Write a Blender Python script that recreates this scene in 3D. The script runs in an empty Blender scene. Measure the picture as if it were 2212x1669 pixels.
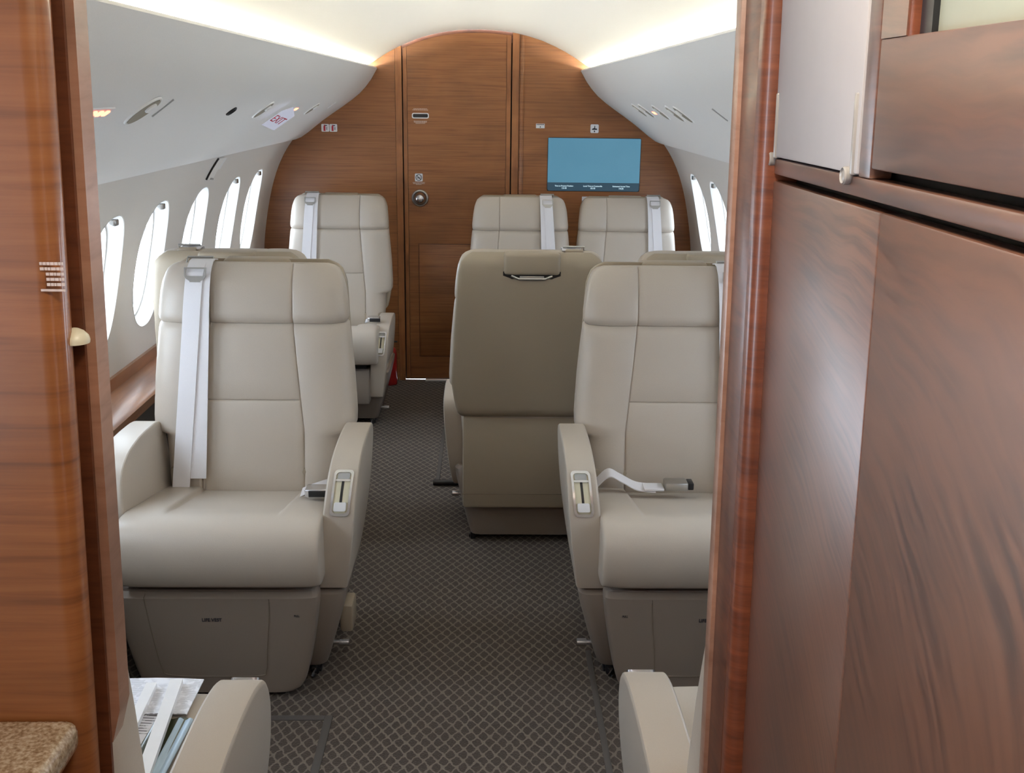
import bpy, bmesh, math, random
import numpy as np
from mathutils import Vector, Matrix, Euler
random.seed(7)
S = bpy.context.scene
COL = S.collection
PI = math.pi

# ------------------------------------------------------------------ materials
def new_mat(name):
    m = bpy.data.materials.new(name); m.use_nodes = True
    nt = m.node_tree; b = nt.nodes['Principled BSDF']
    return m, nt, b

def plain(name, col, rough=.5, metal=0., coat=0., spec=.5, coat_rough=.1, bump=None, sheen=0.):
    m, nt, b = new_mat(name)
    b.inputs['Base Color'].default_value = (*col, 1)
    b.inputs['Roughness'].default_value = rough
    b.inputs['Metallic'].default_value = metal
    b.inputs['Specular IOR Level'].default_value = spec
    b.inputs['Coat Weight'].default_value = coat
    b.inputs['Coat Roughness'].default_value = coat_rough
    b.inputs['Sheen Weight'].default_value = sheen
    tc = nt.nodes.new('ShaderNodeTexCoord')
    n = nt.nodes.new('ShaderNodeTexNoise')
    n.inputs['Scale'].default_value = bump[0] if bump else 40
    n.inputs['Detail'].default_value = 3
    nt.links.new(tc.outputs['Object'], n.inputs['Vector'])
    # faint tonal variation
    mx = nt.nodes.new('ShaderNodeMix'); mx.data_type = 'RGBA'
    mx.inputs['A'].default_value = (*[c*.965 for c in col], 1)
    mx.inputs['B'].default_value = (*[min(1, c*1.035) for c in col], 1)
    nt.links.new(n.outputs['Fac'], mx.inputs['Factor'])
    nt.links.new(mx.outputs['Result'], b.inputs['Base Color'])
    if bump:
        bp = nt.nodes.new('ShaderNodeBump')
        bp.inputs['Strength'].default_value = bump[1]
        bp.inputs['Distance'].default_value = .002
        nt.links.new(n.outputs['Fac'], bp.inputs['Height'])
        nt.links.new(bp.outputs['Normal'], b.inputs['Normal'])
    return m

def emit(name, col, strength):
    m = bpy.data.materials.new(name); m.use_nodes = True
    nt = m.node_tree
    b = nt.nodes['Principled BSDF']
    b.inputs['Base Color'].default_value = (0, 0, 0, 1)
    b.inputs['Emission Color'].default_value = (*col, 1)
    b.inputs['Emission Strength'].default_value = strength
    return m

def wood(name, dark, mid, light, scale, rot=(0, 0, 0), distort=.6, coat=.6, coat_rough=.12, rough=.45, figure=.25, fig_scale=(2, 2, 6)):
    m, nt, b = new_mat(name)
    N = nt.nodes; L = nt.links
    tc = N.new('ShaderNodeTexCoord')
    mp = N.new('ShaderNodeMapping'); mp.inputs['Scale'].default_value = scale; mp.inputs['Rotation'].default_value = rot
    mp2 = N.new('ShaderNodeMapping'); mp2.inputs['Scale'].default_value = fig_scale; mp2.inputs['Rotation'].default_value = rot
    L.new(tc.outputs['Object'], mp.inputs['Vector']); L.new(tc.outputs['Object'], mp2.inputs['Vector'])
    n1 = N.new('ShaderNodeTexNoise'); n1.inputs['Scale'].default_value = 1; n1.inputs['Detail'].default_value = 6
    n1.inputs['Roughness'].default_value = .6; n1.inputs['Distortion'].default_value = distort
    n2 = N.new('ShaderNodeTexNoise'); n2.inputs['Scale'].default_value = 1; n2.inputs['Detail'].default_value = 3
    n2.inputs['Distortion'].default_value = .8
    L.new(mp.outputs['Vector'], n1.inputs['Vector']); L.new(mp2.outputs['Vector'], n2.inputs['Vector'])
    r = N.new('ShaderNodeValToRGB')
    r.color_ramp.elements[0].position = .28; r.color_ramp.elements[0].color = (*dark, 1)
    r.color_ramp.elements[1].position = .75; r.color_ramp.elements[1].color = (*light, 1)
    e = r.color_ramp.elements.new(.5); e.color = (*mid, 1)
    L.new(n1.outputs['Fac'], r.inputs['Fac'])
    mr = N.new('ShaderNodeMapRange'); mr.inputs['From Min'].default_value = .3; mr.inputs['From Max'].default_value = .7
    mr.inputs['To Min'].default_value = 1 - figure; mr.inputs['To Max'].default_value = 1 + figure*.6
    L.new(n2.outputs['Fac'], mr.inputs['Value'])
    mul = N.new('ShaderNodeVectorMath'); mul.operation = 'SCALE'
    L.new(r.outputs['Color'], mul.inputs[0]); L.new(mr.outputs['Result'], mul.inputs['Scale'])
    L.new(mul.outputs['Vector'], b.inputs['Base Color'])
    b.inputs['Roughness'].default_value = rough
    b.inputs['Coat Weight'].default_value = coat; b.inputs['Coat Roughness'].default_value = coat_rough
    return m

def carpet_mat():
    m, nt, b = new_mat('carpet_lattice'); N = nt.nodes; L = nt.links
    tc = N.new('ShaderNodeTexCoord')
    nz = N.new('ShaderNodeTexNoise'); nz.inputs['Scale'].default_value = 55; nz.inputs['Detail'].default_value = 2
    L.new(tc.outputs['Object'], nz.inputs['Vector'])
    sub = N.new('ShaderNodeVectorMath'); sub.operation = 'SUBTRACT'; sub.inputs[1].default_value = (.5, .5, .5)
    L.new(nz.outputs['Color'], sub.inputs[0])
    sc = N.new('ShaderNodeVectorMath'); sc.operation = 'SCALE'; sc.inputs['Scale'].default_value = .012
    L.new(sub.outputs['Vector'], sc.inputs[0])
    ad = N.new('ShaderNodeVectorMath'); ad.operation = 'ADD'
    L.new(tc.outputs['Object'], ad.inputs[0]); L.new(sc.outputs['Vector'], ad.inputs[1])
    sp = N.new('ShaderNodeSeparateXYZ'); L.new(ad.outputs['Vector'], sp.inputs['Vector'])
    def math_(op, a, c=None):
        n = N.new('ShaderNodeMath'); n.operation = op
        for i, v in enumerate((a, c)):
            if v is None: continue
            if isinstance(v, (int, float)): n.inputs[i].default_value = v
            else: L.new(v, n.inputs[i])
        return n.outputs[0]
    a_ = math_('MULTIPLY', sp.outputs['X'], 1/.0315); b_ = math_('MULTIPLY', sp.outputs['Y'], 1/.050)
    u = math_('ADD', a_, b_); v = math_('SUBTRACT', a_, b_)
    du = math_('SUBTRACT', .5, math_('PINGPONG', u, .5)); dv = math_('SUBTRACT', .5, math_('PINGPONG', v, .5))
    d = math_('POWER', math_('ADD', math_('POWER', du, 5), math_('POWER', dv, 5)), .2)
    mr = N.new('ShaderNodeMapRange'); mr.interpolation_type = 'SMOOTHSTEP'
    mr.inputs['From Min'].default_value = .385; mr.inputs['From Max'].default_value = .455
    mr.inputs['To Min'].default_value = 0; mr.inputs['To Max'].default_value = 1
    L.new(d, mr.inputs['Value'])
    n3 = N.new('ShaderNodeTexNoise'); n3.inputs['Scale'].default_value = 260; n3.inputs['Detail'].default_value = 2
    L.new(tc.outputs['Object'], n3.inputs['Vector'])
    base = N.new('ShaderNodeMix'); base.data_type = 'RGBA'
    base.inputs['A'].default_value = (.043, .032, .025, 1); base.inputs['B'].default_value = (.085, .065, .052, 1)
    L.new(n3.outputs['Fac'], base.inputs['Factor'])
    mx = N.new('ShaderNodeMix'); mx.data_type = 'RGBA'; mx.inputs['B'].default_value = (.185, .15, .12, 1)
    fac = math_('MULTIPLY', mr.outputs['Result'], .85)
    L.new(fac, mx.inputs['Factor']); L.new(base.outputs['Result'], mx.inputs['A'])
    L.new(mx.outputs['Result'], b.inputs['Base Color'])
    b.inputs['Roughness'].default_value = .95; b.inputs['Specular IOR Level'].default_value = .15
    b.inputs['Sheen Weight'].default_value = .15
    bp = N.new('ShaderNodeBump'); bp.inputs['Strength'].default_value = .6; bp.inputs['Distance'].default_value = .004
    L.new(n3.outputs['Fac'], bp.inputs['Height']); L.new(bp.outputs['Normal'], b.inputs['Normal'])
    return m

def granite_mat():
    m, nt, b = new_mat('speckled_granite'); N = nt.nodes; L = nt.links
    tc = N.new('ShaderNodeTexCoord')
    v = N.new('ShaderNodeTexNoise'); v.inputs['Scale'].default_value = 240; v.inputs['Detail'].default_value = 3
    L.new(tc.outputs['Object'], v.inputs['Vector'])
    r = N.new('ShaderNodeValToRGB')
    r.color_ramp.elements[0].position = .3; r.color_ramp.elements[0].color = (.20, .125, .065, 1)
    r.color_ramp.elements[1].position = .72; r.color_ramp.elements[1].color = (.55, .46, .34, 1)
    e = r.color_ramp.elements.new(.5); e.color = (.36, .265, .17, 1)
    L.new(v.outputs['Fac'], r.inputs['Fac']); L.new(r.outputs['Color'], b.inputs['Base Color'])
    b.inputs['Roughness'].default_value = .22; b.inputs['Coat Weight'].default_value = .4
    return m

def paper_mat(name, base, ink, rows, axis='Y'):
    m, nt, b = new_mat(name); N = nt.nodes; L = nt.links
    tc = N.new('ShaderNodeTexCoord')
    mp = N.new('ShaderNodeMapping'); L.new(tc.outputs['Object'], mp.inputs['Vector'])
    w = N.new('ShaderNodeTexWave'); w.wave_type = 'BANDS'; w.bands_direction = axis
    w.inputs['Scale'].default_value = rows; L.new(mp.outputs['Vector'], w.inputs['Vector'])
    n = N.new('ShaderNodeTexNoise'); n.inputs['Scale'].default_value = 90; L.new(tc.outputs['Object'], n.inputs['Vector'])
    n2 = N.new('ShaderNodeTexNoise'); n2.inputs['Scale'].default_value = 14; L.new(tc.outputs['Object'], n2.inputs['Vector'])
    def cut(src, a, c):
        r = N.new('ShaderNodeMapRange'); r.inputs['From Min'].default_value = a; r.inputs['From Max'].default_value = c
        L.new(src, r.inputs['Value']); return r.outputs['Result']
    def mul(a, c):
        q = N.new('ShaderNodeMath'); q.operation = 'MULTIPLY'; L.new(a, q.inputs[0]); L.new(c, q.inputs[1]); return q.outputs[0]
    f = mul(mul(cut(w.outputs['Fac'], .55, .7), cut(n.outputs['Fac'], .38, .5)), cut(n2.outputs['Fac'], .4, .46))
    mx = N.new('ShaderNodeMix'); mx.data_type = 'RGBA'
    mx.inputs['A'].default_value = (*base, 1); mx.inputs['B'].default_value = (*ink, 1)
    L.new(f, mx.inputs['Factor']); L.new(mx.outputs['Result'], b.inputs['Base Color'])
    b.inputs['Roughness'].default_value = .7
    return m

def glass_mat(name, tint=(1, 1, 1)):
    m = bpy.data.materials.new(name); m.use_nodes = True; nt = m.node_tree; N = nt.nodes
    N.remove(N['Principled BSDF'])
    t = N.new('ShaderNodeBsdfTransparent'); t.inputs['Color'].default_value = (*tint, 1)
    g = N.new('ShaderNodeBsdfGlossy'); g.inputs['Roughness'].default_value = .02
    lw = N.new('ShaderNodeLayerWeight'); lw.inputs['Blend'].default_value = .5
    pw = N.new('ShaderNodeMath'); pw.operation = 'POWER'; pw.inputs[1].default_value = 5
    nt.links.new(lw.outputs['Facing'], pw.inputs[0])
    f = N.new('ShaderNodeMath'); f.operation = 'MULTIPLY_ADD'; f.inputs[1].default_value = .5; f.inputs[2].default_value = .04
    nt.links.new(pw.outputs[0], f.inputs[0])
    mx = N.new('ShaderNodeMixShader')
    nt.links.new(f.outputs[0], mx.inputs[0]); nt.links.new(t.outputs[0], mx.inputs[1]); nt.links.new(g.outputs[0], mx.inputs[2])
    nt.links.new(mx.outputs[0], N['Material Output'].inputs['Surface'])
    return m

M = dict(
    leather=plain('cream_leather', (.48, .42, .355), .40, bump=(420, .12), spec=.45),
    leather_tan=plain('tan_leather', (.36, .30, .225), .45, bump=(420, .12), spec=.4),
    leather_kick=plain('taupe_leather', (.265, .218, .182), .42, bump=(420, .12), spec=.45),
    seam=plain('seam_thread', (.20, .16, .12), .7),
    belt=plain('belt_webbing', (.78, .76, .78), .55, bump=(900, .3), sheen=.2),
    chrome=plain('satin_chrome', (.72, .72, .74), .24, metal=1),
    steel=plain('brushed_steel', (.50, .49, .47), .32, metal=1),
    black=plain('black_plastic', (.012, .012, .014), .35),
    dark=plain('dark_void', (.018, .014, .012), .8),
    ivory=plain('ivory_plastic', (.66, .62, .46), .35),
    liner=plain('white_liner', (.87, .86, .835), .55, bump=(300, .04), spec=.35),
    wall=plain('sidewall_vinyl', (.76, .735, .70), .6, bump=(300, .05), spec=.3),
    white=plain('white_plastic', (.82, .82, .83), .35),
    grey=plain('grey_plastic', (.36, .36, .35), .4),
    red=plain('red_paint', (.42, .02, .02), .3, coat=.5),
    red_ink=plain('red_ink', (.45, .02, .04), .6),
    ink=plain('black_ink', (.02, .02, .03), .6),
    pale_ink=plain('pale_ink', (.62, .47, .40), .6),
    decal_ink=plain('white_decal_ink', (.72, .62, .60), .5),
    dado=plain('dark_dado_fabric', (.085, .075, .07), .9),
    rubber=plain('carpet_binding', (.085, .075, .068), .85),
    carpet=carpet_mat(), granite=granite_mat(),
    bulk=wood('bulkhead_veneer', (.185, .064, .019), (.285, .107, .033), (.34, .137, .045), (3, 3, 120), coat=.25, coat_rough=.25, figure=.22, fig_scale=(2.2, 2, 5)),
    trimw=wood('edge_veneer', (.22, .08, .025), (.32, .122, .040), (.37, .152, .052), (30, 30, 4), coat=.25, coat_rough=.25),
    cherry=wood('galley_veneer', (.185, .061, .017), (.285, .100, .029), (.34, .132, .041), (3, 3, 85), coat=.7, coat_rough=.12, figure=.18, fig_scale=(2, 2, 10)),
    post=wood('post_veneer', (.11, .028, .011), (.19, .050, .019), (.25, .075, .029), (14, 14, 120), coat=.6, coat_rough=.2, figure=.3, fig_scale=(3, 3, 22)),
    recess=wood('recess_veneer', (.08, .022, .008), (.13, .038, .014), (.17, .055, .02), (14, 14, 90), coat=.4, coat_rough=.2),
    edge=wood('jamb_veneer', (.32, .16, .10), (.40, .21, .14), (.45, .25, .17), (10, 10, 60), coat=.7, coat_rough=.25),
    ledge=wood('ledge_veneer', (.22, .085, .035), (.30, .12, .05), (.36, .16, .07), (30, 2, 30), coat=.8, coat_rough=.2),
    led=emit('warm_led', (1., .93, .72), 108),
    red_led=emit('red_sign_led', (1., .16, .08), 6),
    exit_face=emit('exit_sign_face', (.60, .62, .75), .55),
    glass=glass_mat('window_glass'),
    news=paper_mat('newsprint', (.80, .81, .86), (.42, .42, .46), 110),
    news2=paper_mat('newsprint_columns', (.82, .82, .86), (.2, .2, .22), 42),
    acrylic=plain('pearl_panel', (.47, .445, .45), .5, coat=.1, coat_rough=.3),
    frost=plain('frosted_green_pane', (.40, .43, .35), .5),
    magazine=plain('dark_green_cover', (.035, .040, .018), .3, coat=.5),
    folder_blue=plain('pale_blue_card', (.45, .58, .70), .4),
    clear=plain('clear_bracket_plastic', (.33, .315, .30), .25, coat=.3),
)
def screen_mat():
    m = emit('moving_map_screen', (.10, .30, .42), 1.0)
    nt = m.node_tree; b = nt.nodes['Principled BSDF']
    tc = nt.nodes.new('ShaderNodeTexCoord'); n = nt.nodes.new('ShaderNodeTexNoise'); n.inputs['Scale'].default_value = 5
    nt.links.new(tc.outputs['Object'], n.inputs['Vector'])
    mx = nt.nodes.new('ShaderNodeMix'); mx.data_type = 'RGBA'
    mx.inputs['A'].default_value = (.062, .178, .262, 1); mx.inputs['B'].default_value = (.08, .212, .30, 1)
    nt.links.new(n.outputs['Fac'], mx.inputs['Factor']); nt.links.new(mx.outputs['Result'], b.inputs['Emission Color'])
    b.inputs['Roughness'].default_value = .25
    return m
M['screen'] = screen_mat()
def closet_mat():
    m, nt, b = new_mat('closet_veneer'); N = nt.nodes; L = nt.links
    tc = N.new('ShaderNodeTexCoord'); sp = N.new('ShaderNodeSeparateXYZ'); L.new(tc.outputs['Object'], sp.inputs['Vector'])
    def mth(op, a, c=0., d=0., clamp=False):
        n = N.new('ShaderNodeMath'); n.operation = op; n.use_clamp = clamp
        for i, v in enumerate((a, c, d)):
            if isinstance(v, (int, float)): n.inputs[i].default_value = v
            else: L.new(v, n.inputs[i])
        return n.outputs[0]
    Y, Z = sp.outputs['Y'], sp.outputs['Z']
    # the figure swings from level near the rail to diagonal lower down
    m_ = mth('MULTIPLY', mth('SUBTRACT', 1.46, Z, clamp=True), 2.6)
    m_ = mth('MINIMUM', m_, 1.7)
    yy = mth('PINGPONG', mth('SUBTRACT', Y, .7085), .30)
    wob = N.new('ShaderNodeTexNoise'); wob.inputs['Scale'].default_value = 9; L.new(tc.outputs['Object'], wob.inputs['Vector'])
    yl = mth('SUBTRACT', Y, .70)
    s_ = mth('SUBTRACT', Z, mth('MULTIPLY', m_, yl))
    s_ = mth('ADD', s_, mth('MULTIPLY', wob.outputs['Fac'], .03))
    cb = N.new('ShaderNodeCombineXYZ'); L.new(mth('MULTIPLY', s_, 135), cb.inputs['X']); L.new(mth('MULTIPLY', Y, 11), cb.inputs['Y'])
    n1 = N.new('ShaderNodeTexNoise'); n1.inputs['Scale'].default_value = 1; n1.inputs['Detail'].default_value = 4; n1.inputs['Roughness'].default_value = .55
    L.new(cb.outputs['Vector'], n1.inputs['Vector'])
    n2 = N.new('ShaderNodeTexNoise'); n2.inputs['Scale'].default_value = 6; n2.inputs['Detail'].default_value = 2; L.new(tc.outputs['Object'], n2.inputs['Vector'])
    mr = N.new('ShaderNodeMapRange'); mr.inputs['From Min'].default_value = .36; mr.inputs['From Max'].default_value = .60
    L.new(n1.outputs['Fac'], mr.inputs['Value'])
    amt = N.new('ShaderNodeMapRange'); amt.inputs['From Min'].default_value = .35; amt.inputs['From Max'].default_value = .65; amt.inputs['To Min'].default_value = .35; amt.inputs['To Max'].default_value = 1.
    L.new(n2.outputs['Fac'], amt.inputs['Value'])
    f = mth('MULTIPLY', mth('SUBTRACT', 1., mr.outputs['Result'], clamp=True), amt.outputs['Result'])
    mx = N.new('ShaderNodeMix'); mx.data_type = 'RGBA'
    mx.inputs['A'].default_value = (.155, .060, .030, 1); mx.inputs['B'].default_value = (.055, .019, .010, 1)
    L.new(f, mx.inputs['Factor']); L.new(mx.outputs['Result'], b.inputs['Base Color'])
    b.inputs['Roughness'].default_value = .45
    b.inputs['Coat Weight'].default_value = 1.; b.inputs['Coat IOR'].default_value = 1.85; b.inputs['Coat Roughness'].default_value = .30
    return m
M['closet'] = closet_mat()
M['screen_bar'] = emit('screen_footer', (.022, .050, .075), 1.0)
M['screen_text'] = emit('screen_text', (.55, .75, .85), 1.0)

# ------------------------------------------------------------------ helpers
def link(o, parent=None):
    COL.objects.link(o)
    if parent: o.parent = parent
    return o

def obj(name, bm, mat, parent=None, sharp=38):
    me = bpy.data.meshes.new(name)
    bmesh.ops.remove_doubles(bm, verts=bm.verts, dist=1e-6)
    bmesh.ops.recalc_face_normals(bm, faces=bm.faces)
    bm.to_mesh(me); bm.free()
    me.materials.append(M[mat] if isinstance(mat, str) else mat)
    me.shade_smooth(); me.set_sharp_from_angle(angle=math.radians(sharp))
    return link(bpy.data.objects.new(name, me), parent)

def tag(o, label, cat, group=None, kind=None):
    o['label'] = label; o['category'] = cat
    if group: o['group'] = group
    if kind: o['kind'] = kind
    return o

def struct(o, label=None):
    o['kind'] = 'structure'
    if label: o['label'] = label
    return o

def empty(name, loc, rz=0):
    o = bpy.data.objects.new(name, None); COL.objects.link(o)
    o.location = loc; o.rotation_euler = (0, 0, rz); o.empty_display_size = .05
    return o

def NB(): return bmesh.new()

def merge(bm, tmp):
    me = bpy.data.meshes.new('tmp'); tmp.to_mesh(me); tmp.free(); bm.from_mesh(me); bpy.data.meshes.remove(me)

def rbox(bm, x0, x1, y0, y1, z0, z1, b=0., seg=2, mat4=None):
    t = bmesh.new(); bmesh.ops.create_cube(t, size=1)
    for v in t.verts:
        v.co = Vector(((x0+x1)/2 + v.co.x*(x1-x0), (y0+y1)/2 + v.co.y*(y1-y0), (z0+z1)/2 + v.co.z*(z1-z0)))
    if b > 0: bmesh.ops.bevel(t, geom=t.edges[:], offset=b, segments=seg, affect='EDGES', profile=.5)
    if mat4 is not None: bmesh.ops.transform(t, matrix=mat4, verts=t.verts)
    merge(bm, t); return bm

def loft(bm, rings, cap=True, closed=True):
    vs = [[bm.verts.new(p) for p in r] for r in rings]
    n = len(rings[0])
    for a, b in zip(vs, vs[1:]):
        for i in range(n if closed else n-1):
            j = (i+1) % n
            try: bm.faces.new((a[i], a[j], b[j], b[i]))
            except ValueError: pass
    if cap and closed:
        bm.faces.new(vs[0]); bm.faces.new(vs[-1][::-1])
    return bm

def tube(bm, pts, r, n=8, cap=True):
    pts = [Vector(p) for p in pts]; rings = []
    for i, p in enumerate(pts):
        d = (pts[min(i+1, len(pts)-1)] - pts[max(i-1, 0)]).normalized()
        a = d.cross(Vector((0, 0, 1)))
        if a.length < .05: a = d.cross(Vector((0, 1, 0)))
        a.normalize(); b = d.cross(a)
        rr = r[i] if isinstance(r, (list, tuple)) else r
        rings.append([p + a*rr*math.cos(2*PI*k/n) + b*rr*math.sin(2*PI*k/n) for k in range(n)])
    return loft(bm, rings, cap)

def lathe(bm, prof, origin, axis, n=28):
    o = Vector(origin); ax = Vector(axis).normalized()
    a = ax.cross(Vector((0, 0, 1)))
    if a.length < .05: a = ax.cross(Vector((1, 0, 0)))
    a.normalize(); b = ax.cross(a)
    rings = [[o + ax*h + a*r*math.cos(2*PI*k/n) + b*r*math.sin(2*PI*k/n) for k in range(n)] for r, h in prof]
    return loft(bm, rings, True)

def prism(bm, poly, frame, d0, d1):
    """extrude a 2-D polygon; frame = (origin, u, v, w)"""
    o, u, v, w = [Vector(q) for q in frame]
    rings = [[o + u*p[0] + v*p[1] + w*d for p in poly] for d in (d0, d1)]
    return loft(bm, rings, True)

def rrect(w, h, r, n=5):
    out = []
    for cx, cy, a0 in ((w/2-r, h/2-r, 0), (-w/2+r, h/2-r, PI/2), (-w/2+r, -h/2+r, PI), (w/2-r, -h/2+r, 1.5*PI)):
        for k in range(n+1):
            a = a0 + PI/2*k/n; out.append((cx + r*math.cos(a), cy + r*math.sin(a)))
    return out

def ring_prism(bm, outer, inner, frame, d0, d1):
    o, u, v, w = [Vector(q) for q in frame]
    def R(poly, d): return [bm.verts.new(o + u*p[0] + v*p[1] + w*d) for p in poly]
    a, b, c, d = R(outer, d0), R(outer, d1), R(inner, d1), R(inner, d0)
    n = len(outer)
    for p, q in ((a, b), (b, c), (c, d), (d, a)):
        for i in range(n):
            j = (i+1) % n; bm.faces.new((p[i], p[j], q[j], q[i]))
    return bm

def ribbon(bm, pts, wid, nrm, th=.0016):
    """strap along pts; wid / nrm give half-width vector and normal per point"""
    rings = []
    for i, p in enumerate(pts):
        p = Vector(p); w = Vector(wid[i] if isinstance(wid, list) else wid); n = Vector(nrm[i] if isinstance(nrm, list) else nrm)*th
        rings.append([p-w-n, p+w-n, p+w+n, p-w+n])
    return loft(bm, rings, True)

def catmull(pts, sub=4, closed=False):
    P = [Vector(p) for p in pts]; n = len(P); out = []
    rng = range(n) if closed else range(n-1)
    for i in rng:
        if closed: a, b, c, d = P[i-1], P[i], P[(i+1) % n], P[(i+2) % n]
        else: a, b, c, d = P[max(i-1, 0)], P[i], P[i+1], P[min(i+2, n-1)]
        for k in range(sub):
            t = k/sub
            out.append(.5*((2*b) + (c-a)*t + (2*a-5*b+4*c-d)*t*t + (3*b-a-3*c+d)*t**3))
    if not closed: out.append(P[-1])
    return out

def text_mesh(name, s, size, frame, mat, parent=None, align='CENTER', depth=.0004, xs=1., raw=False):
    o, u, v = [Vector(q) for q in frame]; w = u.cross(v).normalized()
    if not raw: u = u.normalized(); v = v.normalized()
    cu = bpy.data.curves.new(name, 'FONT'); cu.body = s; cu.size = size; cu.align_x = align; cu.align_y = 'CENTER'
    cu.extrude = depth; cu.resolution_u = 3; cu.offset = 0 if raw else size*.018
    t = bpy.data.objects.new(name, cu); COL.objects.link(t)
    dg = bpy.context.evaluated_depsgraph_get()
    me = bpy.data.meshes.new_from_object(t.evaluated_get(dg))
    bpy.data.objects.remove(t); bpy.data.curves.remove(cu)
    me.name = name
    mt = Matrix(((u.x*xs, v.x, w.x, o.x), (u.y*xs, v.y, w.y, o.y), (u.z*xs, v.z, w.z, o.z), (0, 0, 0, 1)))
    me.transform(mt); me.materials.clear(); me.materials.append(M[mat])
    return link(bpy.data.objects.new(name, me), parent)

# ------------------------------------------------------------------ camera
def cam():
    c = bpy.data.cameras.new('camera'); o = bpy.data.objects.new('camera', c); COL.objects.link(o)
    W, H, f = 2212, 1669, 2290.
    c.sensor_fit = 'HORIZONTAL'; c.sensor_width = 36; c.lens = f*36/W; c.clip_start = .02; c.clip_end = 200
    # from the vanishing points of the cabin axis and of the verticals
    fwd = Vector((1056-1106, -(205-834.5), -f)).normalized()
    up = -Vector((995-1106, -(9177-834.5), -f)).normalized()
    up = (up - fwd*fwd.dot(up)).normalized(); right = fwd.cross(up)
    R = Matrix((right, fwd, up))                # camera -> world
    o.matrix_world = Matrix.Translation((.05, 0, 1.53)) @ R.to_4x4()
    S.camera = o
cam()

# ------------------------------------------------------------------ cabin shell
Y_END = 5.69; Y_CAB = .98
WZ = np.array([.6, .745, .85, .97, 1.1, 1.2, 1.285]); WX = np.array([1.146, 1.143, 1.13, 1.107, 1.071, 1.03, .975])
WP = np.polyfit(WZ, WX, 4)
def wall_x(z): return float(np.polyval(WP, min(max(z, .6), 1.31)))
PSU = [(.523, 1.655), (.538, 1.63), (.556, 1.60), (.583, 1.565), (.616, 1.53), (.66, 1.495), (.706, 1.463), (.76, 1.427), (.81, 1.392),
       (.853, 1.359), (.89, 1.33), (.925, 1.306), (.955, 1.294), (.985, 1.287)]
ARCH = [(0, 1.851), (.06, 1.849), (.11, 1.846), (.16, 1.840), (.21, 1.831), (.26, 1.819), (.32, 1.801), (.39, 1.772), (.44, 1.748), (.486, 1.722), (.52, 1.700), (.546, 1.684), (.575, 1.671), (.61, 1.655), (.645, 1.63)]

def solidify(o, t, off=1):
    m = o.modifiers.new('thickness', 'SOLIDIFY'); m.thickness = t; m.offset = off
    return o

# floor
bm = NB(); rbox(bm, -1.3, 1.3, -1.2, Y_END+.02, -.05, 0)
struct(obj('floor', bm, 'carpet'), 'taupe carpet with a pale diamond lattice')
# ceiling arch
bm = NB(); full = [(-x, z) for x, z in ARCH[::-1]] + ARCH[1:]
ys = [Y_CAB + (Y_END-Y_CAB)*k/12 for k in range(13)]
loft(bm, [[Vector((x, y, z)) for x, z in full] for y in ys], False, False)
o = obj('ceiling', bm, 'liner', sharp=80)
struct(o, 'white arched ceiling panel')

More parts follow.
